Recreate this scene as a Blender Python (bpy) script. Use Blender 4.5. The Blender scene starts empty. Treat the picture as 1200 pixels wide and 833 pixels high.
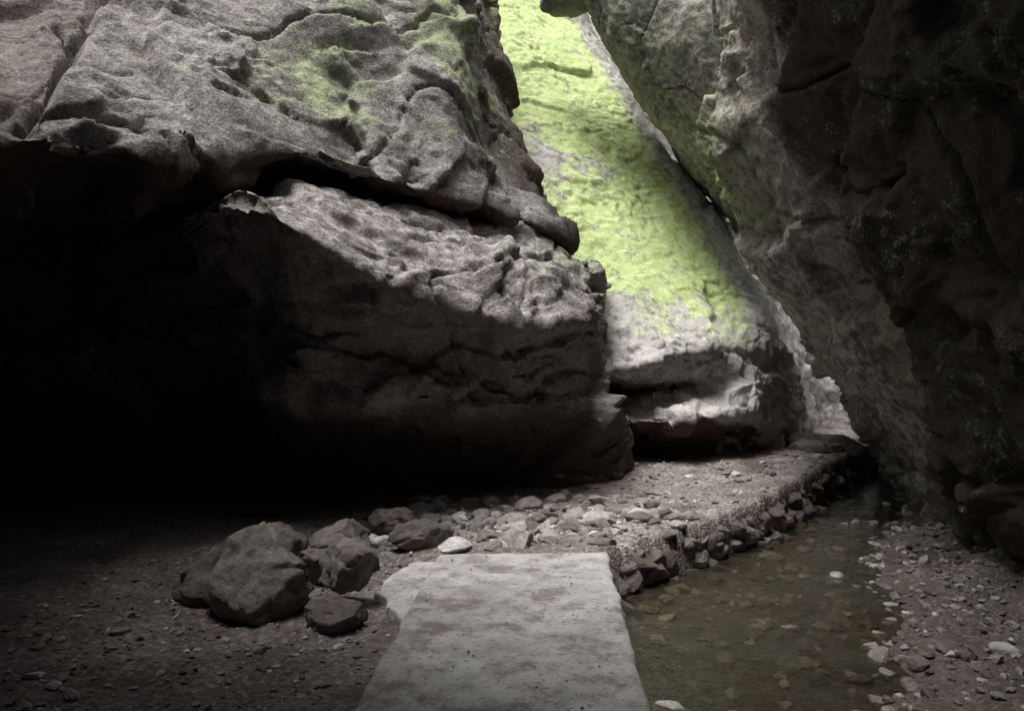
import bpy, bmesh, math, random
import numpy as np
from mathutils import Vector
random.seed(7); rng=np.random.RandomState(11)
sc=bpy.context.scene
sc.view_settings.view_transform='Standard'
sc.view_settings.look='None'; sc.view_settings.exposure=0

# ---------------------------------------------------------------- noise
_perm=np.random.RandomState(3).permutation(4096)
_g=np.random.RandomState(4).normal(size=(4096,3)); _g/=np.linalg.norm(_g,axis=1)[:,None]
_r=np.random.RandomState(5).rand(4096,6)
def _h(i,j,k):
    return _perm[(_perm[(_perm[i&4095]+j)&4095]+k)&4095]
def perlin(P):
    I=np.floor(P).astype(int); F=P-I; U=F*F*F*(F*(F*6-15)+10)
    out=0
    for dx in (0,1):
        for dy in (0,1):
            for dz in (0,1):
                g=_g[_h(I[:,0]+dx,I[:,1]+dy,I[:,2]+dz)]
                d=(g*(F-np.array([dx,dy,dz]))).sum(1)
                w=(U[:,0] if dx else 1-U[:,0])*(U[:,1] if dy else 1-U[:,1])*(U[:,2] if dz else 1-U[:,2])
                out=out+d*w
    return out*1.5
def fbm(P,o=4,l=2.1,g=.5):
    s=0;a=1.
    for i in range(o):
        s=s+a*perlin(P+17.3*i); P=P*l; a*=g
    return s
def ridged(P,o=3):
    s=0;a=1.
    for i in range(o):
        s=s+a*(1-np.abs(perlin(P+9.1*i))*2); P=P*2.1; a*=.5
    return s/2-.5
def facets(P,seed=0,k=16.):
    """voronoi cells each a randomly tilted plane (softly blended): weathered, fractured rock"""
    I=np.floor(P).astype(int); W=np.zeros(len(P)); S=W.copy()
    for dx in (-1,0,1):
        for dy in (-1,0,1):
            for dz in (-1,0,1):
                h=_h(I[:,0]+dx+seed,I[:,1]+dy,I[:,2]+dz)
                R=_r[h]
                D=P-(I+np.array([dx,dy,dz])+R[:,:3]); d=(D*D).sum(1)
                v=(D*(R[:,3:]-.5)).sum(1)*2.4+(R[:,3]-.5)*.35
                w=np.exp(-k*d); W+=w; S+=w*v
    return S/(W+1e-22)
def sstep(a,b,x):
    t=np.clip((x-a)/(b-a),0,1); return t*t*(3-2*t)

# ---------------------------------------------------------------- mesh
def build(name,V,F,mat,smooth=True,attrs=None):
    me=bpy.data.meshes.new(name)
    if isinstance(F,list) : 
        me.from_pydata([tuple(v) for v in V],[],[tuple(int(i) for i in f) for f in F])
        me.polygons.foreach_set('use_smooth',np.full(len(F),smooth))
    else:
        V=np.asarray(V,dtype=np.float32); F=np.asarray(F,dtype=np.int32)
        n=F.shape[1]
        me.vertices.add(len(V)); me.vertices.foreach_set('co',V.ravel())
        me.loops.add(F.size); me.loops.foreach_set('vertex_index',F.ravel())
        me.polygons.add(len(F)); me.polygons.foreach_set('loop_start',np.arange(len(F),dtype=np.int32)*n)
        me.polygons.foreach_set('loop_total',np.full(len(F),n,dtype=np.int32))
        me.polygons.foreach_set('use_smooth',np.full(len(F),smooth))
    me.update(calc_edges=True)
    for k,a in (attrs or {}).items():
        at=me.attributes.new(k,'FLOAT','POINT'); at.data.foreach_set('value',np.asarray(a,dtype=np.float32))
    ob=bpy.data.objects.new(name,me); sc.collection.objects.link(ob)
    if mat: me.materials.append(mat)
    return ob
def crom(A,n):
    m=len(A); L=np.linalg.norm(np.diff(A,axis=0),axis=2).mean(1)
    s=np.concatenate([[0],np.cumsum(L)]); t=np.interp(np.linspace(0,s[-1],n),s,np.arange(m))
    i=np.minimum(t.astype(int),m-2); f=(t-i)[:,None,None]
    E=np.concatenate([[2*A[0]-A[1]],A,[2*A[-1]-A[-2]]])
    a,b,c,d=E[i],E[i+1],E[i+2],E[i+3]; k=.36
    m1=(c-a)*k; m2=(d-b)*k
    return (2*f**3-3*f**2+1)*b+(f**3-2*f**2+f)*m1+(-2*f**3+3*f**2)*c+(f**3-f**2)*m2
def sheet(ctrl,nr,nc):
    A=np.array(ctrl,float); A=crom(A,nr); A=crom(A.transpose(1,0,2),nc).transpose(1,0,2)
    return A
def normals(A,blur=0):
    dv=np.gradient(A,axis=0); du=np.gradient(A,axis=1)
    n=np.cross(dv,du); n/=(np.linalg.norm(n,axis=2)[...,None]+1e-9)
    for _ in range(blur):
        for ax in (0,1):
            p=np.pad(n,[(1,1) if a==ax else (0,0) for a in range(3)],mode='edge')
            n=(np.take(p,range(0,n.shape[ax]),ax)+n+np.take(p,range(2,n.shape[ax]+2),ax))/3
    return n/(np.linalg.norm(n,axis=2)[...,None]+1e-9)
def gridfaces(r,c):
    i=np.arange(r*c).reshape(r,c)
    return np.stack([i[:-1,:-1],i[1:,:-1],i[1:,1:],i[:-1,1:]],-1).reshape(-1,4)
def rockdisp(P,N,seed,big=.18,med=.09,small=.012,fine=.015,strata=None,ledge=.05,extra=None,chip=.035,crack=1.):
    o=np.array([seed*7.7,seed*3.1,seed*5.3]); W=P+.22*np.stack([perlin(P*.9+o),perlin(P*.9+o+31),perlin(P*.9+o+77)],1)
    W=W+.02*np.stack([perlin(P*6+o),perlin(P*6+o+31),perlin(P*6+o+77)],1)
    if strata is not None: W=W*np.array(strata)
    f1=facets(W*.65+o,seed,60); f2=facets(W*1.5+o*2,seed+5,110); f3=facets(W*3.6+o*2,seed+15,110); f4=facets(W*8.5+o,seed+25,70)
    pm=sstep(-.3,.4,perlin(P*1.1+o+60))
    d=big*f1+med*f2*(.5+.9*pm)+chip*f3*(.2+1.4*pm)+chip*.4*f4*(.4+pm)
    t=(P[:,2]*1.0-P[:,0]*.10+P[:,1]*.08)*2.0+.8*fbm(P*.6+o,3)+.08*fbm(P*4,2); fr=t-np.floor(t)
    d=d+ledge*(fr*sstep(1.,.93,fr)-.45)*sstep(-.25,.35,perlin(P*.7+o+20))
    c1=np.abs(perlin(W*.5+o*3)); c2=np.abs(perlin(W*1.2+o*2))
    d=d-crack*(.08*np.exp(-(c1/.012)**2)+.04*np.exp(-(c2/.02)**2)*sstep(0,.3,perlin(P*.8+o)))
    rg=.4+.9*sstep(-.2,.5,perlin(P*.8+o+40))
    d=d+rg*(fine*fbm(P*9+o,3,2.2,.65)+small*ridged(P*3.0+o,4))+.03*fbm(P*1.3+o,3)
    if extra is not None: d=d+extra(P)
    return P+N*d[:,None]
def rock(name,ctrl,nr,nc,mat,seed,maskf=None,**kw):
    A=sheet(ctrl,nr,nc); N=normals(A,5); P=A.reshape(-1,3); N=N.reshape(-1,3)
    Q=rockdisp(P,N,seed,**kw)
    n2=normals(Q.reshape(A.shape),2).reshape(-1,3)
    at=maskf(Q,n2) if maskf else {}
    for k in ('moss','brown_shade','pale'): at.setdefault(k,np.zeros(len(Q)))
    return build(name,Q,gridfaces(nr,nc),mat,True,at)

# ---------------------------------------------------------------- materials
def newmat(name):
    m=bpy.data.materials.new(name); m.use_nodes=True; nt=m.node_tree
    b=nt.nodes['Principled BSDF']; return m,nt,b
def N(nt,t): return nt.nodes.new(t)
def noise(nt,co,scale,detail=4,rough=.6,dist=0):
    n=nt.nodes.new('ShaderNodeTexNoise'); n.inputs['Scale'].default_value=scale
    n.inputs['Detail'].default_value=detail; n.inputs['Roughness'].default_value=rough; n.inputs['Distortion'].default_value=dist
    nt.links.new(co,n.inputs['Vector']); return n.outputs['Fac']
def ramp(nt,fac,stops):
    r=nt.nodes.new('ShaderNodeValToRGB'); e=r.color_ramp.elements
    while len(e)<len(stops): e.new(.5)
    for el,(p,c) in zip(e,stops):
        el.position=p; el.color=(c,c,c,1) if not hasattr(c,'__len__') else (*c,1)
    nt.links.new(fac,r.inputs['Fac']); return r.outputs['Color']
def mix(nt,fac,a,b,mode='MIX'):
    m=nt.nodes.new('ShaderNodeMix'); m.data_type='RGBA'; m.blend_type=mode
    def s(i,v):
        if hasattr(v,'is_linked'): nt.links.new(v,m.inputs[i])
        elif isinstance(v,(int,float)): m.inputs[i].default_value=v
        else: m.inputs[i].default_value=(*v,1)
    s(0,fac); s(6,a); s(7,b); return m.outputs[2]
def math_(nt,op,a,b=0.,c=0.):
    m=nt.nodes.new('ShaderNodeMath'); m.operation=op
    for i,v in enumerate((a,b,c)):
        if isinstance(v,(int,float)): m.inputs[i].default_value=v
        else: nt.links.new(v,m.inputs[i])
    return m.outputs[0]
def madd(nt,a,k,c): return math_(nt,'MULTIPLY_ADD',a,k,c)
def attr(nt,n):
    a=nt.nodes.new('ShaderNodeAttribute'); a.attribute_name=n; return a.outputs['Fac']
def bumpn(nt,h,dist,strength=1):
    b=nt.nodes.new('ShaderNodeBump'); b.inputs['Distance'].default_value=dist; b.inputs['Strength'].default_value=strength
    nt.links.new(h,b.inputs['Height']); return b.outputs['Normal']
def pos(nt): return nt.nodes.new('ShaderNodeNewGeometry').outputs['Position']

def rockmat(name,c1,c2,c3,rough=.9,mossc=((.10,.14,.04),(.26,.32,.11)),lich=.35,mscale=22,brc=((.035,.022,.018),(.13,.095,.08)),bd=.04):
    m,nt,b=newmat(name); p=pos(nt)
    big=noise(nt,p,1.3,4,.65); med=noise(nt,p,8,4,.72); fin=noise(nt,p,mscale*2,4,.75)
    col=ramp(nt,big,[(.33,c1),(.5,c2),(.68,c3)])
    col=mix(nt,.85,col,ramp(nt,med,[(.3,.35),(.5,.95),(.7,1.4)]),'MULTIPLY')
    col=mix(nt,.85,col,ramp(nt,fin,[(.32,.3),(.5,1.),(.72,1.6)]),'MULTIPLY')
    li=ramp(nt,noise(nt,p,17,4,.85),[(.53,0.),(.60,1.)])
    col=mix(nt,math_(nt,'MULTIPLY',li,lich),col,(.48,.465,.43))
    mm=madd(nt,med,1.8,-.9); fm=madd(nt,fin,2.0,-1.0)
    br=ramp(nt,math_(nt,'ADD',attr(nt,'brown_shade'),mm),[(.25,0.),(.8,1.)])  # mask carries brown rock and also shade painted into the colour
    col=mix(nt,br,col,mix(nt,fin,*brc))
    pl=ramp(nt,math_(nt,'ADD',attr(nt,'pale'),mm),[(.4,0.),(.7,1.)])
    col=mix(nt,pl,col,mix(nt,fin,(.28,.26,.25),(.74,.71,.69)))
    mf=math_(nt,'ADD',math_(nt,'ADD',attr(nt,'moss'),fm),mm)
    mf=ramp(nt,mf,[(.36,0.),(.85,1.)])
    mc=ramp(nt,math_(nt,'ADD',math_(nt,'MULTIPLY',med,.5),math_(nt,'MULTIPLY',fin,.5)),[(.36,mossc[0]),(.62,mossc[1])])
    col=mix(nt,mf,col,mc)
    nt.links.new(col,b.inputs['Base Color']); b.inputs['Roughness'].default_value=rough
    b.inputs['Specular IOR Level'].default_value=.25
    nt.links.new(bumpn(nt,math_(nt,'ADD',med,math_(nt,'MULTIPLY',fin,.45)),bd,1.),b.inputs['Normal'])
    return m
rk_grey=rockmat('rock_grey',(.17,.155,.145),(.27,.25,.238),(.38,.36,.345),mossc=((.16,.19,.10),(.44,.49,.29)),lich=.5)
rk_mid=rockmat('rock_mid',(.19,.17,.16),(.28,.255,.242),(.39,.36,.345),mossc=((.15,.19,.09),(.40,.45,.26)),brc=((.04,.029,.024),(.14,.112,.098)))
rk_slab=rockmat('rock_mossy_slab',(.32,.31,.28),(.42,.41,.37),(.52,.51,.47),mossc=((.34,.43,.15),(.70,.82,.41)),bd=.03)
rk_right=rockmat('rock_right',(.17,.148,.12),(.27,.245,.205),(.38,.35,.30),lich=.55,mossc=((.15,.19,.08),(.38,.44,.23)),brc=((.022,.018,.014),(.085,.070,.056)))
rk_dark=rockmat('rock_dark',(.07,.06,.055),(.10,.09,.08),(.14,.12,.11))

# ---------------------------------------------------------------- left upper boulder
U=[
 [(-9,-5,6.5),(-9,1.5,6.8),(-8,8,7.2),(-7.5,10,7.6),(-6.4,11.5,7.9),(-5,12.5,8.2),(-3.8,13.3,8.4),(-2.2,14,8.6),(-1.6,15,8.6),(-1.4,16,8.6),(-1.4,18,8.6),(-2,22,8.6)],
 [(-6,-5,5.6),(-5.8,1.5,5.6),(-5.6,7,5.5),(-5,8,5.8),(-4.2,8.8,6.1),(-3.2,9.4,6.4),(-2.2,10,6.8),(-1.0,10.6,7.3),(-.6,11.8,7.8),(-.55,13,8.3),(-.8,15.5,8),(-1.5,20,8)],
 [(-4.6,-5,4.4),(-4.4,1.5,4.3),(-4.3,6,4.3),(-3.9,6.5,4.6),(-3.2,7.2,4.9),(-2.34,7.8,5.2),(-1.59,8.4,5.5),(-.62,9.2,5.85),(-.50,10.6,6.3),(-.25,11.8,6.9),(-.5,14,6.6),(-1.2,18,6)],
 [(-3.9,-5,3.4),(-3.7,1.5,3.3),(-3.47,4.8,3.24),(-3.24,5.4,3.46),(-2.76,6.2,3.75),(-2.1,7.0,4.04),(-1.44,7.6,4.17),(-.56,8.4,4.2),(-.34,9.6,4.35),(.05,10.5,4.5),(.1,12.5,4.5),(-.5,16,4.5)],
 [(-3.5,-5,2.72),(-3.3,1.5,2.66),(-3.1,4.3,2.76),(-2.95,4.8,2.84),(-2.53,5.7,3.00),(-1.95,6.5,3.27),(-1.34,7.1,3.22),(-.50,8.1,3.22),(.1,8.8,3.14),(.58,9.5,3.04),(.7,11.5,3.1),(0,15,3)],
 [(-3.6,-5,2.6),(-3.4,1.5,2.56),(-3.15,4.5,2.66),(-2.98,5.0,2.74),(-2.55,5.8,2.91),(-1.97,6.62,3.17),(-1.36,7.22,3.12),(-.50,8.2,3.11),(.1,8.95,3.04),(.58,9.6,2.94),(.7,11.6,3),(0,15,2.9)],
 [(-4.8,-5,2.6),(-4.6,1.6,2.56),(-3.9,5.2,2.62),(-3.5,5.8,2.7),(-2.8,6.6,2.88),(-2.1,7.3,3.12),(-1.4,7.9,3.08),(-.50,8.8,3.08),(.1,9.5,3.0),(.6,10.1,2.9),(.7,11.6,2.9),(0,15,2.8)],
 [(-7,-5,2.7),(-7,2,2.7),(-5.8,7.5,2.6),(-5,8.5,2.6),(-3.8,9.2,2.6),(-2.6,9.8,2.7),(-1.6,10.4,2.7),(-.60,11,2.7),(0,11.4,2.7),(.3,11.6,2.6),(.4,12.4,2.6),(0,15,2.5)],
]
def joint(P):
    w=P[:,0]+3.02+.31*(P[:,2]-2.8)+.08*fbm(P*1.5,3); f=sstep(2.8,3.05,P[:,2])
    return f*(-.20*np.exp(-(w/.05)**2)-.14*sstep(.05,-.15,w)*(P[:,1]<9))
def maskU(Q,n):
    x,y,z=Q.T
    top=sstep(.1,.7,n[:,2])
    patch=sstep(-.4,.3,fbm(Q*1.3+5,3))
    reg=sstep(-3.1,-1.9,x-.25*(z-4))*sstep(3.2,4.0,z)*sstep(.2,-.3,x-.0)
    wj=x+3.02+.31*(z-2.8)
    return {'moss':np.clip(reg*(.26+.52*patch)*(.6+.45*top)+.04,0,1),'brown_shade':sstep(-.1,-.6,n[:,2])*.9+.7*sstep(-.55,-.3,x)*sstep(9,9.6,y)+.5*sstep(.1,-.15,wj),  # undersides and crevice face darkened: shade in colour; darker rock left of joint
            'pale':.45*reg*sstep(.2,-.3,fbm(Q*1.3+9,2))+.08}
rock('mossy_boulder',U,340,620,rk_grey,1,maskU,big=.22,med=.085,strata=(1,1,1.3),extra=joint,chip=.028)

# ---------------------------------------------------------------- left lower overhanging boulder
M=[
 [(-8,-5,3.0),(-8,2,3.0),(-7,7.5,2.8),(-5.2,8.5,2.8),(-3.3,8.2,2.8),(-2.2,8.3,3.1),(-1.5,8.9,3.1),(-.8,9.6,3.0),(.1,10.4,2.9),(.8,11,2.8),(1.2,11.8,2.6),(1.0,14,2.4)],
 [(-7.4,-5,2.8),(-7.4,1.5,2.8),(-6.2,6.2,2.75),(-4.4,7.4,2.7),(-2.55,6.5,2.86),(-1.91,6.6,3.04),(-1.36,7.2,3.04),(-.71,8.0,3.0),(.2,9.0,2.98),(.92,9.5,2.68),(1.22,10.6,2.5),(1.1,13,2.3)],
 [(-7.2,-5,2.4),(-7.2,1.5,2.4),(-6.0,6.1,2.4),(-4.3,7.3,2.4),(-2.15,5.75,2.68),(-1.68,5.7,2.50),(-1.17,6.2,2.20),(-.6,6.8,1.98),(.14,7.4,1.86),(.80,8.0,1.90),(1.12,9.3,1.9),(1.1,12,1.9)],
 [(-7.2,-5,2.2),(-7.2,1.5,2.2),(-6.0,6.2,2.2),(-4.3,7.3,2.2),(-2.2,6.0,2.54),(-1.73,5.98,2.36),(-1.2,6.45,2.05),(-.62,7.05,1.83),(.14,7.62,1.72),(.79,8.25,1.74),(1.12,9.4,1.7),(1.1,12,1.7)],
 [(-7.3,-5,1.7),(-7.3,1.5,1.7),(-6.0,6.3,1.7),(-4.4,7.4,1.8),(-2.5,6.9,2.0),(-1.9,6.65,1.85),(-1.28,6.95,1.6),(-.64,7.35,1.45),(.15,7.85,1.35),(.82,8.5,1.3),(1.18,9.6,1.3),(1.15,12,1.3)],
 [(-7.3,-5,1.4),(-7.3,1.5,1.4),(-6.1,6.4,1.4),(-4.5,7.5,1.4),(-2.7,7.3,1.45),(-1.95,6.7,1.3),(-1.28,6.8,1.12),(-.64,7.2,1.0),(.17,7.75,.95),(.86,8.6,.9),(1.2,9.7,.8),(1.15,12,.8)],
 [(-7.4,-5,.6),(-7.4,1.5,.6),(-6.2,6.6,.6),(-4.7,7.9,.6),(-3.2,8.3,.6),(-2.2,8.2,.5),(-1.4,8.2,.45),(-.65,8.4,.4),(.2,8.6,.4),(.94,9.0,.35),(1.45,9.9,.35),(1.4,12,.3)],
 [(-7.4,-5,-.7),(-7.4,1.5,-.7),(-6.2,6.7,-.7),(-4.7,8.0,-.7),(-3.2,8.4,-.7),(-2.2,8.3,-.7),(-1.3,8.3,-.7),(-.5,8.4,-.7),(.3,8.6,-.7),(.95,9.0,-.7),(1.5,9.9,-.7),(1.5,12,-.7)],
]
def maskM(Q,n):
    x,y,z=Q.T
    return {'moss':.42*sstep(-.5,.6,x)*sstep(1.9,2.5,z)*sstep(.1,.6,n[:,2]),
            'brown_shade':.95*sstep(1.1,.6,z)+.6*sstep(-2.1,-2.8,x)+.3*sstep(.1,-.3,n[:,2]),  # brown base; shade of undersides and left recess put into colour
            'pale':.40*sstep(.1,.6,n[:,2])}  # up-facing tops paled: light falling on them put into colour
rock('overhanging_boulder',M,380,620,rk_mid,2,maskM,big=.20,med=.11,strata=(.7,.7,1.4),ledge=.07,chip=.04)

# ---------------------------------------------------------------- mossy leaning slab
S=[
 [(-2.5,21,12.5),(-1.2,19.5,12.5),(.4,18.5,12),(1.3,18.6,11.7),(2.0,20,11.9),(4,22,12)],
 [(-1.7,18,8.9),(-.55,16,8.9),(.54,16.2,8.9),(1.52,16.5,8.72),(2.04,17.6,9.0),(4.2,19.5,9)],
 [(-1.2,15,5.6),(0,13.5,5.5),(1.4,14,5.64),(2.73,14.6,5.73),(3.30,15.5,5.8),(5.4,17,5.8)],
 [(-.7,13.5,3.6),(.53,11.9,3.56),(2.01,12.5,3.67),(3.49,13.2,3.76),(4.0,14.1,3.8),(6.0,15.8,3.8)],
 [(-.4,12.5,2.4),(.97,10.9,2.42),(2.41,11.4,2.4),(3.85,12.3,2.47),(4.35,13.1,2.5),(6.0,15.2,2.5)],
 [(-.2,12,1.5),(1.22,10.0,1.42),(2.3,10.4,1.62),(3.70,11.4,1.7),(4.6,12.9,1.73),(5.8,14.8,1.7)],
 [(-.2,12,1.2),(1.25,10.05,1.22),(2.33,10.45,1.42),(3.66,11.28,1.4),(4.65,12.85,1.4),(5.75,14.8,1.4)],
 [(-.1,12,.9),(1.4,10.95,.98),(2.42,10.85,1.02),(3.58,11.05,1.05),(4.7,12.8,1.02),(5.7,14.8,1)],
 [(0,12,.7),(1.5,10.2,.66),(2.33,10.1,.72),(3.42,10.75,.80),(4.75,12.7,.5),(5.75,14.8,.5)],
 [(0,12,.3),(1.6,10.3,.52),(2.4,10.2,.55),(3.42,10.8,.58),(4.78,12.6,.3),(5.8,14.8,.3)],
 [(0,12,.1),(1.7,10.85,.36),(2.5,10.8,.36),(3.4,11.2,.36),(4.8,12.5,.1),(5.8,14.8,.1)],
 [(0,12,-.6),(1.7,11.1,-.6),(2.5,11.1,-.6),(3.4,11.4,-.6),(4.9,12.5,-.6),(5.8,14.8,-.6)],
]
def maskS(Q,n):
    x,y,z=Q.T
    xl=np.interp(z,[1.4,2.4,3.6,5.5,8.9,12],[1.2,.95,.5,0,-.55,-1.2]); xr=np.interp(z,[1.7,2.5,3.8,5.7,8.7,12],[3.75,3.8,3.4,2.65,1.46,1.2])
    t=(x-xl)/(xr-xl)
    bare=np.exp(-(((t-.12)/.12)**2+((z-4.9)/.8)**2))*.85+.4*sstep(.3,.6,perlin(Q*1.1+3))+.4*sstep(.1,.5,fbm(Q*3+3,4))
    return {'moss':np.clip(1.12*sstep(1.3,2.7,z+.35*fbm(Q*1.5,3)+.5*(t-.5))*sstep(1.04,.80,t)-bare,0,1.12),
            'brown_shade':.9*sstep(.66,.5,z)*sstep(4.0,3.6,x)+.9*sstep(1.25,1.05,z)*sstep(.1,-.3,n[:,2])*sstep(2.9,2.5,x),  # hollow and foot recess darkened: their shade is painted in
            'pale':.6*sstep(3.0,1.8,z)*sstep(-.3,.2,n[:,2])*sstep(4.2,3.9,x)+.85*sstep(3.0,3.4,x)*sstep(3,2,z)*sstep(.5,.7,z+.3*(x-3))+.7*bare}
def lipchips(P):
    m=sstep(2.2,1.4,P[:,2]); return m*(.12*facets(P*1.7+3,3,90)+.05*facets(P*4+9,8,90))
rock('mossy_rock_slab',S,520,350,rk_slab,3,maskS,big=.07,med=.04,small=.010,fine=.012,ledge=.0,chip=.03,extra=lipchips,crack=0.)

# ---------------------------------------------------------------- right leaning wall
def rowz(z,pts): return [(x,y,z) for x,y in pts]
R=[
 rowz(9.5,[(8,13),(6.5,12),(6,8),(5,6.5),(4,5),(4,3),(4,0),(4,-6)]),
 rowz(8.0,[(6,12.5),(4.2,10),(3.6,8),(2.4,6.5),(2.0,5),(1.8,3),(1.8,0),(1.8,-6)]),  # unseen upper rows lean in at the near columns to shade the wall
 rowz(6.3,[(4.6,12),(2.7,9.2),(2.35,8),(1.75,6.5),(1.4,5),(1.3,3),(1.2,0),(1.2,-6)]),
 rowz(5.0,[(4.5,12),(2.55,9.0),(2.46,8),(2.2,6.5),(1.9,5),(1.9,3),(1.9,0),(1.9,-6)]),
 rowz(4.5,[(4.5,12),(2.45,9.0),(2.5,8),(2.45,6.5),(2.25,5),(2.2,3),(2.2,0),(2.2,-6)]),
 rowz(3.86,[(4.5,12),(2.27,9.0),(2.45,8),(2.6,6.5),(2.5,5),(2.5,3),(2.6,0),(2.6,-6)]),
 rowz(2.9,[(4.8,12),(2.74,9.3),(2.8,8),(2.98,6.5),(2.9,5),(2.9,3),(3,0),(3,-6)]),
 rowz(2.22,[(5.0,12.3),(3.33,9.8),(3.2,8),(3.25,6.5),(3.2,5),(3.2,3),(3.3,0),(3.3,-6)]),
 rowz(1.34,[(5.8,12.5),(4.28,10.5),(3.75,8),(3.6,6.5),(3.45,5),(3.4,3),(3.5,0),(3.5,-6)]),
 rowz(.4,[(6.4,12.8),(5.2,11.3),(4.3,8.2),(3.85,6.5),(3.7,5),(3.6,3),(3.7,0),(3.7,-6)]),
 rowz(-.7,[(6.9,13),(5.8,12.0),(4.9,9),(4.15,7),(3.95,5.6),(3.8,3),(3.9,0),(3.9,-6)]),
]
def maskR(Q,n):
    x,y,z=Q.T
    return {'moss':.60*sstep(7.8,8.8,y)*sstep(2.2,3.4,z)*sstep(5.6,4.6,z)+.27*sstep(-.2,.4,perlin(Q*1.2)),
            'brown_shade':1.1*sstep(7.5,6.6,y+.6*perlin(Q*.9))+.6*sstep(1.2,.2,z)-.1,  # brownish rock; near end and foot darkened with painted shade
            'pale':.50*sstep(7.2,8.5,y)}  # far end by the opening paled: its light is in the colour
rock('leaning_rock_wall',R,400,500,rk_right,4,maskR,big=.28,med=.11,fine=.018,strata=(1,.8,1),chip=.045)

Fb=[
 rowz(8.6,[(2.6,15),(2.2,13.5),(2.8,12.6),(3.8,12),(4.6,12.4)]),
 [(2.2,15,7.8),(1.15,12.7,7.8),(1.96,11.2,7.3),(3.2,10.9,7),(4.8,11.6,7)],
 [(2.2,14.6,7),(1.45,12.6,6.86),(2.12,11.1,6.2),(3.2,10.4,5.9),(4.8,11.4,6)],
 [(2.7,14.4,5.9),(2.08,12.5,5.75),(2.45,11.3,5.38),(3.27,10.6,5.1),(4.8,11.4,5)],
 [(3.3,14.4,4.9),(2.88,12.5,4.72),(3.05,12,4.6),(3.5,11.2,4.4),(4.8,11.6,4.3)],
 [(3.9,14.4,4.2),(3.5,13,4.02),(3.7,12.5,3.85),(4.0,12,3.7),(4.8,12,3.7)],
 [(4.4,14.4,4.0),(4.0,13.5,3.6),(4.2,13,3.4),(4.5,12.6,3.3),(4.9,12.5,3.3)],
]
rock('wedged_boulder',Fb,200,200,rk_grey,5,lambda Q,n:{'moss':.42*sstep(5,6,Q[:,2]),'pale':.35+0*Q[:,0]},big=.10,med=.05,small=.02)

BK=[rowz(14,[(-14,18),(-8,24),(0,26),(8,24),(14,20)]),rowz(8,[(-13,16),(-7,23),(0,25),(7,21),(12,17)]),
    rowz(3,[(-12,14),(-5,19),(1,19),(6,17),(9.5,14)]),rowz(1,[(-12,14),(-4,18),(2,17),(6,15.2),(8.5,12.6)]),rowz(-.8,[(-12,14),(-4,18),(2,17),(6,15),(8.5,12.5)])]
rock('cliff',BK,140,200,rk_grey,6,lambda Q,n:{'pale':.4+0*Q[:,0]},big=.4,med=.15,small=.05)

# ---------------------------------------------------------------- free boulders (closed)
def ico(sub):
    bm=bmesh.new(); bmesh.ops.create_icosphere(bm,subdivisions=sub,radius=1)
    V=np.array([v.co[:] for v in bm.verts]); F=np.array([[v.index for v in f.verts] for f in bm.faces]); bm.free()
    return V,F
ICO={k:ico(k) for k in (1,2,3,5,6)}
def stone(sub,r,rot,seed,planes=10,rough=.05):
    V,F=ICO[sub]; g=np.random.RandomState(seed); V=V.copy()
    lo,hi=((.42,.85) if sub<4 else (.55,.90))
    for k in range(planes):
        n=g.normal(size=3); n/=np.linalg.norm(n); d=g.uniform(lo,hi)
        s=V@n; V-=np.outer(np.clip(s-d,0,None)*.9,n)
    if sub==3: V*= (1+rough*fbm(V*2.5+seed,2))[:,None]
    if sub>3: V*= (1+.10*fbm(V*1.4+seed,5,2.1,.55)+.03*ridged(V*3+seed,3)+.14*facets(V*1.7+seed,seed,110))[:,None]
    V=V*np.array(r)
    a,b=rot; ca,sa,cb,sb=math.cos(a),math.sin(a),math.cos(b),math.sin(b)
    V=V@np.array([[1,0,0],[0,cb,-sb],[0,sb,cb]]).T@np.array([[ca,-sa,0],[sa,ca,0],[0,0,1]]).T
    return V,F
def stones(name,items,mat,smooth=False):
    Vs=[];Fs=[];T=[];o=0
    for (x,y,z,rx,ry,rz,a,b,sub,seed) in items:
        V,F=stone(sub,(rx,ry,rz),(a,b),seed); V=V+np.array([x,y,z])
        Vs.append(V);Fs.append(F+o);o+=len(V);T.append(np.full(len(V),(seed*0.6180339)%1))
    return build(name,np.concatenate(Vs),np.concatenate(Fs),mat,smooth,{'tint':np.concatenate(T)})
def bigboulder(name,c,r,seed,mat,brown_shade=.2,moss=0.,sub=6):
    V,F=ICO[sub]; V=V*np.array(r)+np.array(c); n=(V-np.array(c))/np.array(r); n/=np.linalg.norm(n,axis=1)[:,None]
    Q=rockdisp(V,n,seed,big=.25,med=.08,small=.03)
    return build(name,Q,F,mat,True,{'moss':moss*sstep(.2,.8,n[:,2]),'brown_shade':np.full(len(Q),brown_shade),'pale':np.zeros(len(Q))})
bigboulder('chockstone_boulder',(1.2,13.3,7.92),(.85,.5,.42),21,rk_grey,.3,sub=5)
bigboulder('roof_light_blocker',(-3.5,-2.3,6.4),(5.7,6.4,1.7),22,rk_dark,sub=5)  # unseen rock added overhead to shade the near ground and left side
bigboulder('rear_light_blocker',(-.5,-7.5,2.5),(7.5,3,5),23,rk_dark,sub=5)  # unseen rock added behind the camera to keep sky light out

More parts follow.
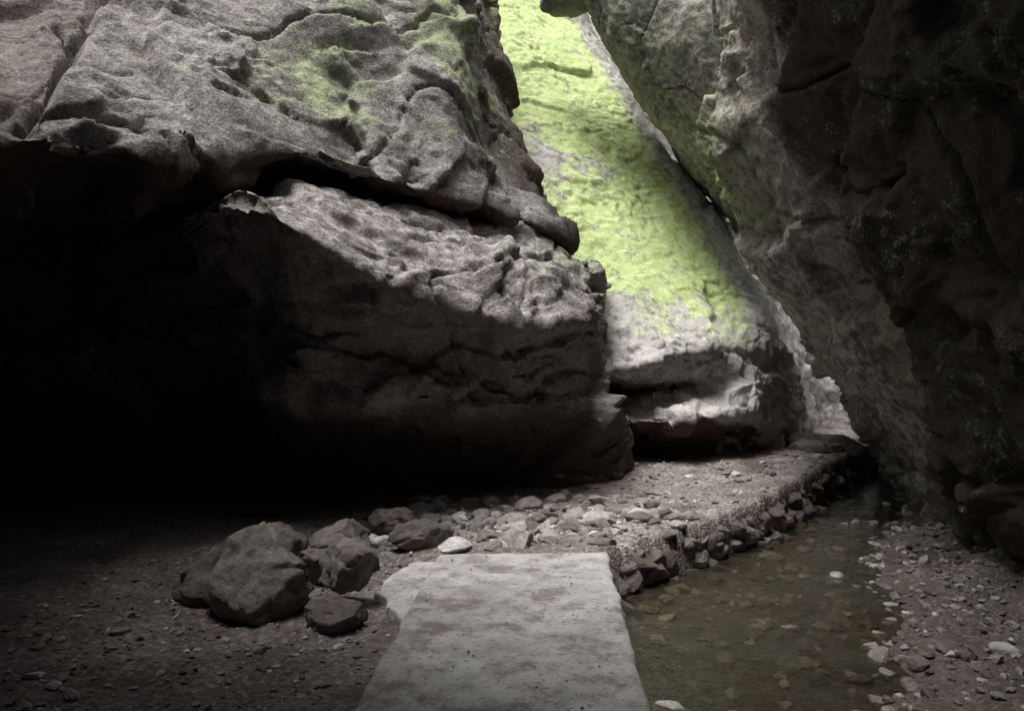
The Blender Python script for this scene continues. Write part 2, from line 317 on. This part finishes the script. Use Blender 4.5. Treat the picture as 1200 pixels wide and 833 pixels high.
# ---------------------------------------------------------------- ground
EY=[-8,3,5.3,5.9,6.3,7.3,8.8,10.5,11.8,14,16]; EX=[.2,.50,.66,.74,1.12,2.1,3.2,4.4,5.4,7.2,9]
BY=[-8,3,3.9,5,7.2,9,12,16]; BX=[1.2,1.5,1.8,2.45,3.3,4.5,6.2,9]
def hgt(x,y):
    P=np.stack([x,y,0*x],1); xe=np.interp(y,EY,EX)+.05*perlin(P*3.1)+.03*perlin(P*9); xb=np.interp(y,BY,BX)+.25*perlin(P*1.7)
    far=sstep(5.2,6.0,y)
    left=-.13+.05*fbm(P*1.3,3)+.16*sstep(-1.6,-3.2,x)
    path=.0+.035*fbm(P*2.2+3,3)+.10*sstep(7,12,y)
    h=left*(1-far)+path*far
    slabz=sstep(-.95,-.75,x)*(1-sstep(5.7,5.95,y)); h=h*(1-slabz)+(-.1)*slabz
    bed=-.43+.04*fbm(P*2,3)
    bank=-.26+.09*fbm(P*1.5+8,3)+.1*sstep(0,1.2,x-xb-.5)
    k=sstep(-.3,.6,x-xb); low=bed*(1-k)+bank*k
    s=sstep(0,.07,x-xe)
    return h*(1-s)+low*s+.010*fbm(P*11,3)
def axis(a,b,st,ext):
    c=np.arange(a,b,st); l=a-np.geomspace(.1,ext,14)[::-1]; r=b+np.geomspace(.1,ext,14); return np.concatenate([l,c,r])
gx=axis(-5,7.5,.035,60); gy=axis(1.5,13.5,.038,60)
GX,GY=np.meshgrid(gx,gy); x=GX.ravel(); y=GY.ravel(); z=hgt(x,y); ZG=z.reshape(GX.shape)
def zat(x,y):
    i=min(max(np.searchsorted(gy,y)-1,0),len(gy)-2); j=min(max(np.searchsorted(gx,x)-1,0),len(gx)-2)
    return float(ZG[i:i+2,j:j+2].mean())
Fg=gridfaces(len(gy),len(gx))[:,::-1]
Pg=np.stack([x,y,z],1)
m,nt,b=newmat('gravel_soil'); p=pos(nt)
nb=noise(nt,p,2.0,4,.65); nf=noise(nt,p,40,4,.75)
v=N(nt,'ShaderNodeTexVoronoi'); v.inputs['Scale'].default_value=38; nt.links.new(p,v.inputs['Vector'])
sep=N(nt,'ShaderNodeSeparateColor'); nt.links.new(v.outputs['Color'],sep.inputs[0])
c=ramp(nt,nb,[(.3,(.17,.14,.125)),(.5,(.28,.245,.225)),(.7,(.40,.37,.35))])
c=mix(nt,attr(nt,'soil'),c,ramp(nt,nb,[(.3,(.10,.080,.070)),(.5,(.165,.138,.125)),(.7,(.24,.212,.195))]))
c=mix(nt,.75,c,ramp(nt,sep.outputs[0],[(0.,.45),(.7,1.),(1.,1.7)]),'MULTIPLY')
c=mix(nt,.6,c,ramp(nt,nf,[(.3,.45),(.6,1.2)]),'MULTIPLY')
w=attr(nt,'wet'); c=mix(nt,math_(nt,'MULTIPLY',w,.6),c,(.10,.078,.062))
nt.links.new(c,b.inputs['Base Color'])
nt.links.new(ramp(nt,w,[(0.,.9),(1.,.4)]),b.inputs['Roughness'])
nt.links.new(bumpn(nt,math_(nt,'SUBTRACT',nf,math_(nt,'MULTIPLY',v.outputs['Distance'],.9)),.02,.9),b.inputs['Normal'])
soil=m
wet=sstep(-.22,-.34,z)
wet=np.maximum(wet,.9*sstep(.05,.4,perlin(Pg*1.4+6))*sstep(7,9,y))
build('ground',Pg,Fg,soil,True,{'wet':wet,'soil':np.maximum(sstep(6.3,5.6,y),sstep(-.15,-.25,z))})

m,nt,b=newmat('stream_water'); nt.nodes.remove(b); p=pos(nt)
out=[n for n in nt.nodes if n.type=='OUTPUT_MATERIAL'][0]
tr=N(nt,'ShaderNodeBsdfTransparent'); tr.inputs[0].default_value=(.60,.57,.46,1)
df=N(nt,'ShaderNodeBsdfDiffuse'); df.inputs[0].default_value=(.070,.068,.050,1)
gl=N(nt,'ShaderNodeBsdfGlossy'); gl.inputs['Roughness'].default_value=.05
nw=noise(nt,p,10,3,.6)
bn=bumpn(nt,nw,.02,.8)
nt.links.new(bn,gl.inputs['Normal'])
fr=N(nt,'ShaderNodeFresnel'); fr.inputs['IOR'].default_value=1.36; nt.links.new(bn,fr.inputs['Normal'])
m0=N(nt,'ShaderNodeMixShader'); nt.links.new(ramp(nt,noise(nt,p,1.3,3,.6),[(.35,.08),(.65,.5)]),m0.inputs[0]); nt.links.new(tr.outputs[0],m0.inputs[1]); nt.links.new(df.outputs[0],m0.inputs[2])
m1=N(nt,'ShaderNodeMixShader'); nt.links.new(fr.outputs[0],m1.inputs[0]); nt.links.new(m0.outputs[0],m1.inputs[1]); nt.links.new(gl.outputs[0],m1.inputs[2])
nt.links.new(m1.outputs[0],out.inputs['Surface'])
wx=np.linspace(.1,9,60); wy=np.linspace(-7,16,120); WX,WY=np.meshgrid(wx,wy)
build('stream_water',np.stack([WX.ravel(),WY.ravel(),np.full(WX.size,-.36)],1),gridfaces(120,60)[:,::-1],m)

# ---------------------------------------------------------------- concrete slab
m,nt,b=newmat('concrete'); p=pos(nt)
n7=noise(nt,p,6,5,.75); n70=noise(nt,p,70,4,.8)
c=ramp(nt,noise(nt,p,1.8,4,.65),[(.3,(.35,.335,.32)),(.5,(.46,.445,.43)),(.7,(.57,.56,.545))])
c=mix(nt,.8,c,ramp(nt,n7,[(.32,.5),(.52,.95),(.7,1.1)]),'MULTIPLY')
c=mix(nt,.6,c,ramp(nt,n70,[(.3,.5),(.5,1.),(.8,1.2)]),'MULTIPLY')
dirt=ramp(nt,noise(nt,p,2.9,7,.78),[(.50,0.),(.60,1.)]); c=mix(nt,math_(nt,'MULTIPLY',dirt,.85),c,mix(nt,n70,(.09,.072,.062),(.25,.215,.195)))
sp=ramp(nt,noise(nt,p,26,3,.7),[(.58,0.),(.66,1.)]); c=mix(nt,math_(nt,'MULTIPLY',sp,.75),c,(.14,.115,.10))
nt.links.new(c,b.inputs['Base Color']); b.inputs['Roughness'].default_value=.75
nt.links.new(bumpn(nt,math_(nt,'ADD',n7,math_(nt,'MULTIPLY',n70,.4)),.012,.7),b.inputs['Normal'])
conc=m
def plate(name,poly,zt,zb,mat,nu=60,nv=150,jit=.012):
    nl,nr_,fr_,fl=[np.array(q,float) for q in poly]
    us=np.concatenate([[0,.006,.015],np.linspace(.03,.97,nu),[.985,.994,1]]); vs=np.concatenate([[0,.004,.01],np.linspace(.02,.98,nv),[.99,.996,1]])
    UU,VV=np.meshgrid(us,vs); UU3=UU[...,None]; VV3=VV[...,None]
    XY=(nl*(1-UU3)+nr_*UU3)*(1-VV3)+(fl*(1-UU3)+fr_*UU3)*VV3
    P=np.dstack([XY,np.zeros_like(UU)]).reshape(-1,3)
    edge=np.minimum(np.minimum(UU,1-UU)*1.3,np.minimum(VV,1-VV)*3).ravel()
    Z=zt+.008*fbm(P*1.5,3)+.003*fbm(P*8,3)-.03*np.exp(-(edge/.012)**1.0)*(1+.8*perlin(P*5))
    X0=P.copy(); P[:,0]+=jit*fbm(X0*3+4,4)*1.5; P[:,1]+=jit*fbm(X0*3+14,4)*1.5; P[:,2]=Z
    r,c_=UU.shape; idx=np.arange(r*c_).reshape(r,c_); F=[list(f) for f in gridfaces(r,c_)[:,::-1]]
    ring=np.concatenate([idx[0,:],idx[1:,-1],idx[-1,-2::-1],idx[-2:0:-1,0]])
    B=P[ring].copy(); B[:,2]=zb; B[:,0]+=.01*perlin(B*6); base=len(P); P=np.concatenate([P,B]); k=len(ring)
    for i in range(k):
        j=(i+1)%k; F.append([ring[j],ring[i],base+i,base+j])
    return build(name,P,F,mat,True)
plate('concrete_slab',[(-.80,.6),(.44,.6),(.735,5.92),(-.56,5.86)],.0,-.42,conc,jit=.014)
plate('concrete_footing',[(-.92,5.0),(-.6,4.5),(-.5,5.9),(-.76,6.0)],-.06,-.3,conc,20,60,.06)

# ---------------------------------------------------------------- stones
def stonemat(name,cols,rough=.85):
    m,nt,b=newmat(name); p=pos(nt)
    n9=noise(nt,p,12,5,.75); n7=noise(nt,p,70,3,.75)
    c=ramp(nt,attr(nt,'tint'),cols)
    c=mix(nt,.9,c,ramp(nt,n9,[(.3,.3),(.55,1.),(.75,1.4)]),'MULTIPLY')
    c=mix(nt,.5,c,ramp(nt,n7,[(.3,.5),(.6,1.2)]),'MULTIPLY')
    nt.links.new(c,b.inputs['Base Color']); b.inputs['Roughness'].default_value=rough
    nt.links.new(bumpn(nt,math_(nt,'ADD',n9,math_(nt,'MULTIPLY',n7,.3)),.025,1.),b.inputs['Normal'])
    return m
st_grey=stonemat('stone_grey',[(0.,(.12,.098,.085)),(.4,(.24,.212,.195)),(.8,(.38,.355,.335)),(1.,(.60,.58,.56))])
st_red=stonemat('stone_brown',[(0.,(.10,.078,.068)),(.5,(.145,.122,.11)),(1.,(.21,.187,.17))])
i=0
for (px,py,pz,rx,ry,rz,sd) in [(-1.58,4.95,.06,.38,.34,.32,3),(-1.06,4.98,.12,.23,.2,.18,8),(-1.07,4.65,-.07,.20,.18,.14,12),
                         (-2.02,5.15,-.02,.24,.24,.22,15),(-1.30,5.9,.06,.26,.22,.18,19),
                         (-.74,6.05,.05,.27,.19,.15,23),(-1.75,5.75,.03,.28,.28,.22,27),(-1.0,6.4,.12,.2,.18,.15,44),(-1.35,5.45,.02,.18,.18,.15,51)]:
    stones('boulder' if i==0 else 'boulder.%03d'%i,[(px,py,pz,rx,ry,rz,sd*.7,.2,5,sd)],st_red,True); i+=1
items=[]; g=np.random.RandomState(5)
def add(n,xr,yr,smin,smax,cond,flat=.65,sub=2,sink=.3,power=2.2,zf=None):
    k=0;t=0
    while k<n and t<n*30:
        t+=1; x=g.uniform(*xr); y=g.uniform(*yr)
        if not cond(x,y): continue
        s=smin+(smax-smin)*g.rand()**power
        z=(zf or zat)(x,y)
        items.append((x,y,z+s*flat*(1-sink)-s*.3,s*g.uniform(.8,1.35),s*g.uniform(.7,1.1),s*flat*g.uniform(.6,1.2),g.uniform(0,6.3),g.uniform(-.4,.4),sub,g.randint(1,99999))); k+=1
xe=lambda y:float(np.interp(y,EY,EX)); xb=lambda y:float(np.interp(y,BY,BX))
add(190,(-1.5,1.4),(5.98,8.0),.04,.17,lambda x,y:x<xe(y)-.05 and y>5.98+.1*abs(x),sub=3,sink=.5)
add(220,(-.9,1.7),(6.0,7.4),.03,.12,lambda x,y:x<xe(y)-.05,sub=2)
add(110,(.8,5.2),(7,12),.03,.12,lambda x,y:x<xe(y)-.05,sub=2,sink=.6)
add(16,(3.9,5.1),(11.2,12.5),.15,.35,lambda x,y:x<xe(y)-.1,sub=3)
stones('rubble_stones',items,st_grey)
items=[]
for layer,(zz,s0) in enumerate([(-.42,.15),(-.26,.13),(-.14,.11)]):
    y=5.5
    while y<12.3:
        s=s0*g.uniform(.5,1.5)
        items.append((xe(y)-.07+g.uniform(-.05,.05)+(.04 if layer==0 else 0),y,zz+g.uniform(-.04,.03)-.02+.08*float(sstep(7,12,y)),s*1.3,s,s*.75,g.uniform(0,6.3),g.uniform(-.3,.3),3,g.randint(1,99999)))
        dy=s*g.uniform(.6,1.0); sl=(xe(y+.1)-xe(y))/.1; y+=dy/math.sqrt(1+sl*sl)
stones('stone_retaining_edge',items,st_red,False)
items=[]
add(1500,(-3.0,-.7),(2.8,6.0),.008,.03,lambda x,y:True,sub=1,power=2.5)
add(90,(-2.6,-.75),(2.8,4.8),.02,.055,lambda x,y:True,sub=2)
add(1500,(1.5,4.4),(2.8,8.5),.010,.05,lambda x,y:x>xb(y)-.15,sub=1,power=2.0)
add(200,(1.5,4.6),(3,9.5),.03,.09,lambda x,y:x>xb(y)-.1,sub=2)
add(520,(.6,5.2),(3.2,11.5),.02,.11,lambda x,y:x>xe(y)+.1 and x<xb(y)+.2,sub=2,power=2.0)
add(1800,(-1.8,5),(5.95,12),.008,.045,lambda x,y:x<xe(y)-.04,sub=1)
add(120,(-.72,.7),(2.9,5.8),.003,.012,lambda x,y:x<xe(y)-.06,sub=1,zf=lambda x,y:0.004,sink=.0)
stones('gravel',items,st_grey)

# ---------------------------------------------------------------- light
to_sun=Vector((-.22,-.18,.96)).normalized()
el=math.asin(to_sun.z); az=math.atan2(to_sun.x,to_sun.y)
w=bpy.data.worlds.new('World'); sc.world=w; w.use_nodes=True; nt=w.node_tree
bg=nt.nodes['Background']; sky=nt.nodes.new('ShaderNodeTexSky'); sky.sky_type='NISHITA'; sky.sun_disc=False
sky.sun_elevation=el; sky.sun_rotation=az; sky.dust_density=4; sky.air_density=1
hs=nt.nodes.new('ShaderNodeHueSaturation'); hs.inputs['Saturation'].default_value=.08
nt.links.new(sky.outputs[0],hs.inputs['Color']); nt.links.new(hs.outputs[0],bg.inputs['Color']); bg.inputs['Strength'].default_value=.15
L=bpy.data.lights.new('sun','SUN'); L.energy=4.6; L.angle=math.radians(30); L.color=(1,.972,.945)
lo=bpy.data.objects.new('sun',L); sc.collection.objects.link(lo); lo.rotation_euler=to_sun.to_track_quat('Z','Y').to_euler()

cam=bpy.data.cameras.new('camera'); cam.sensor_width=36; cam.lens=27; cam.clip_end=500; cam.clip_start=.05
co=bpy.data.objects.new('camera',cam); sc.collection.objects.link(co); co.location=(0,0,1.5); co.rotation_euler=(math.radians(90),0,0)
sc.camera=co
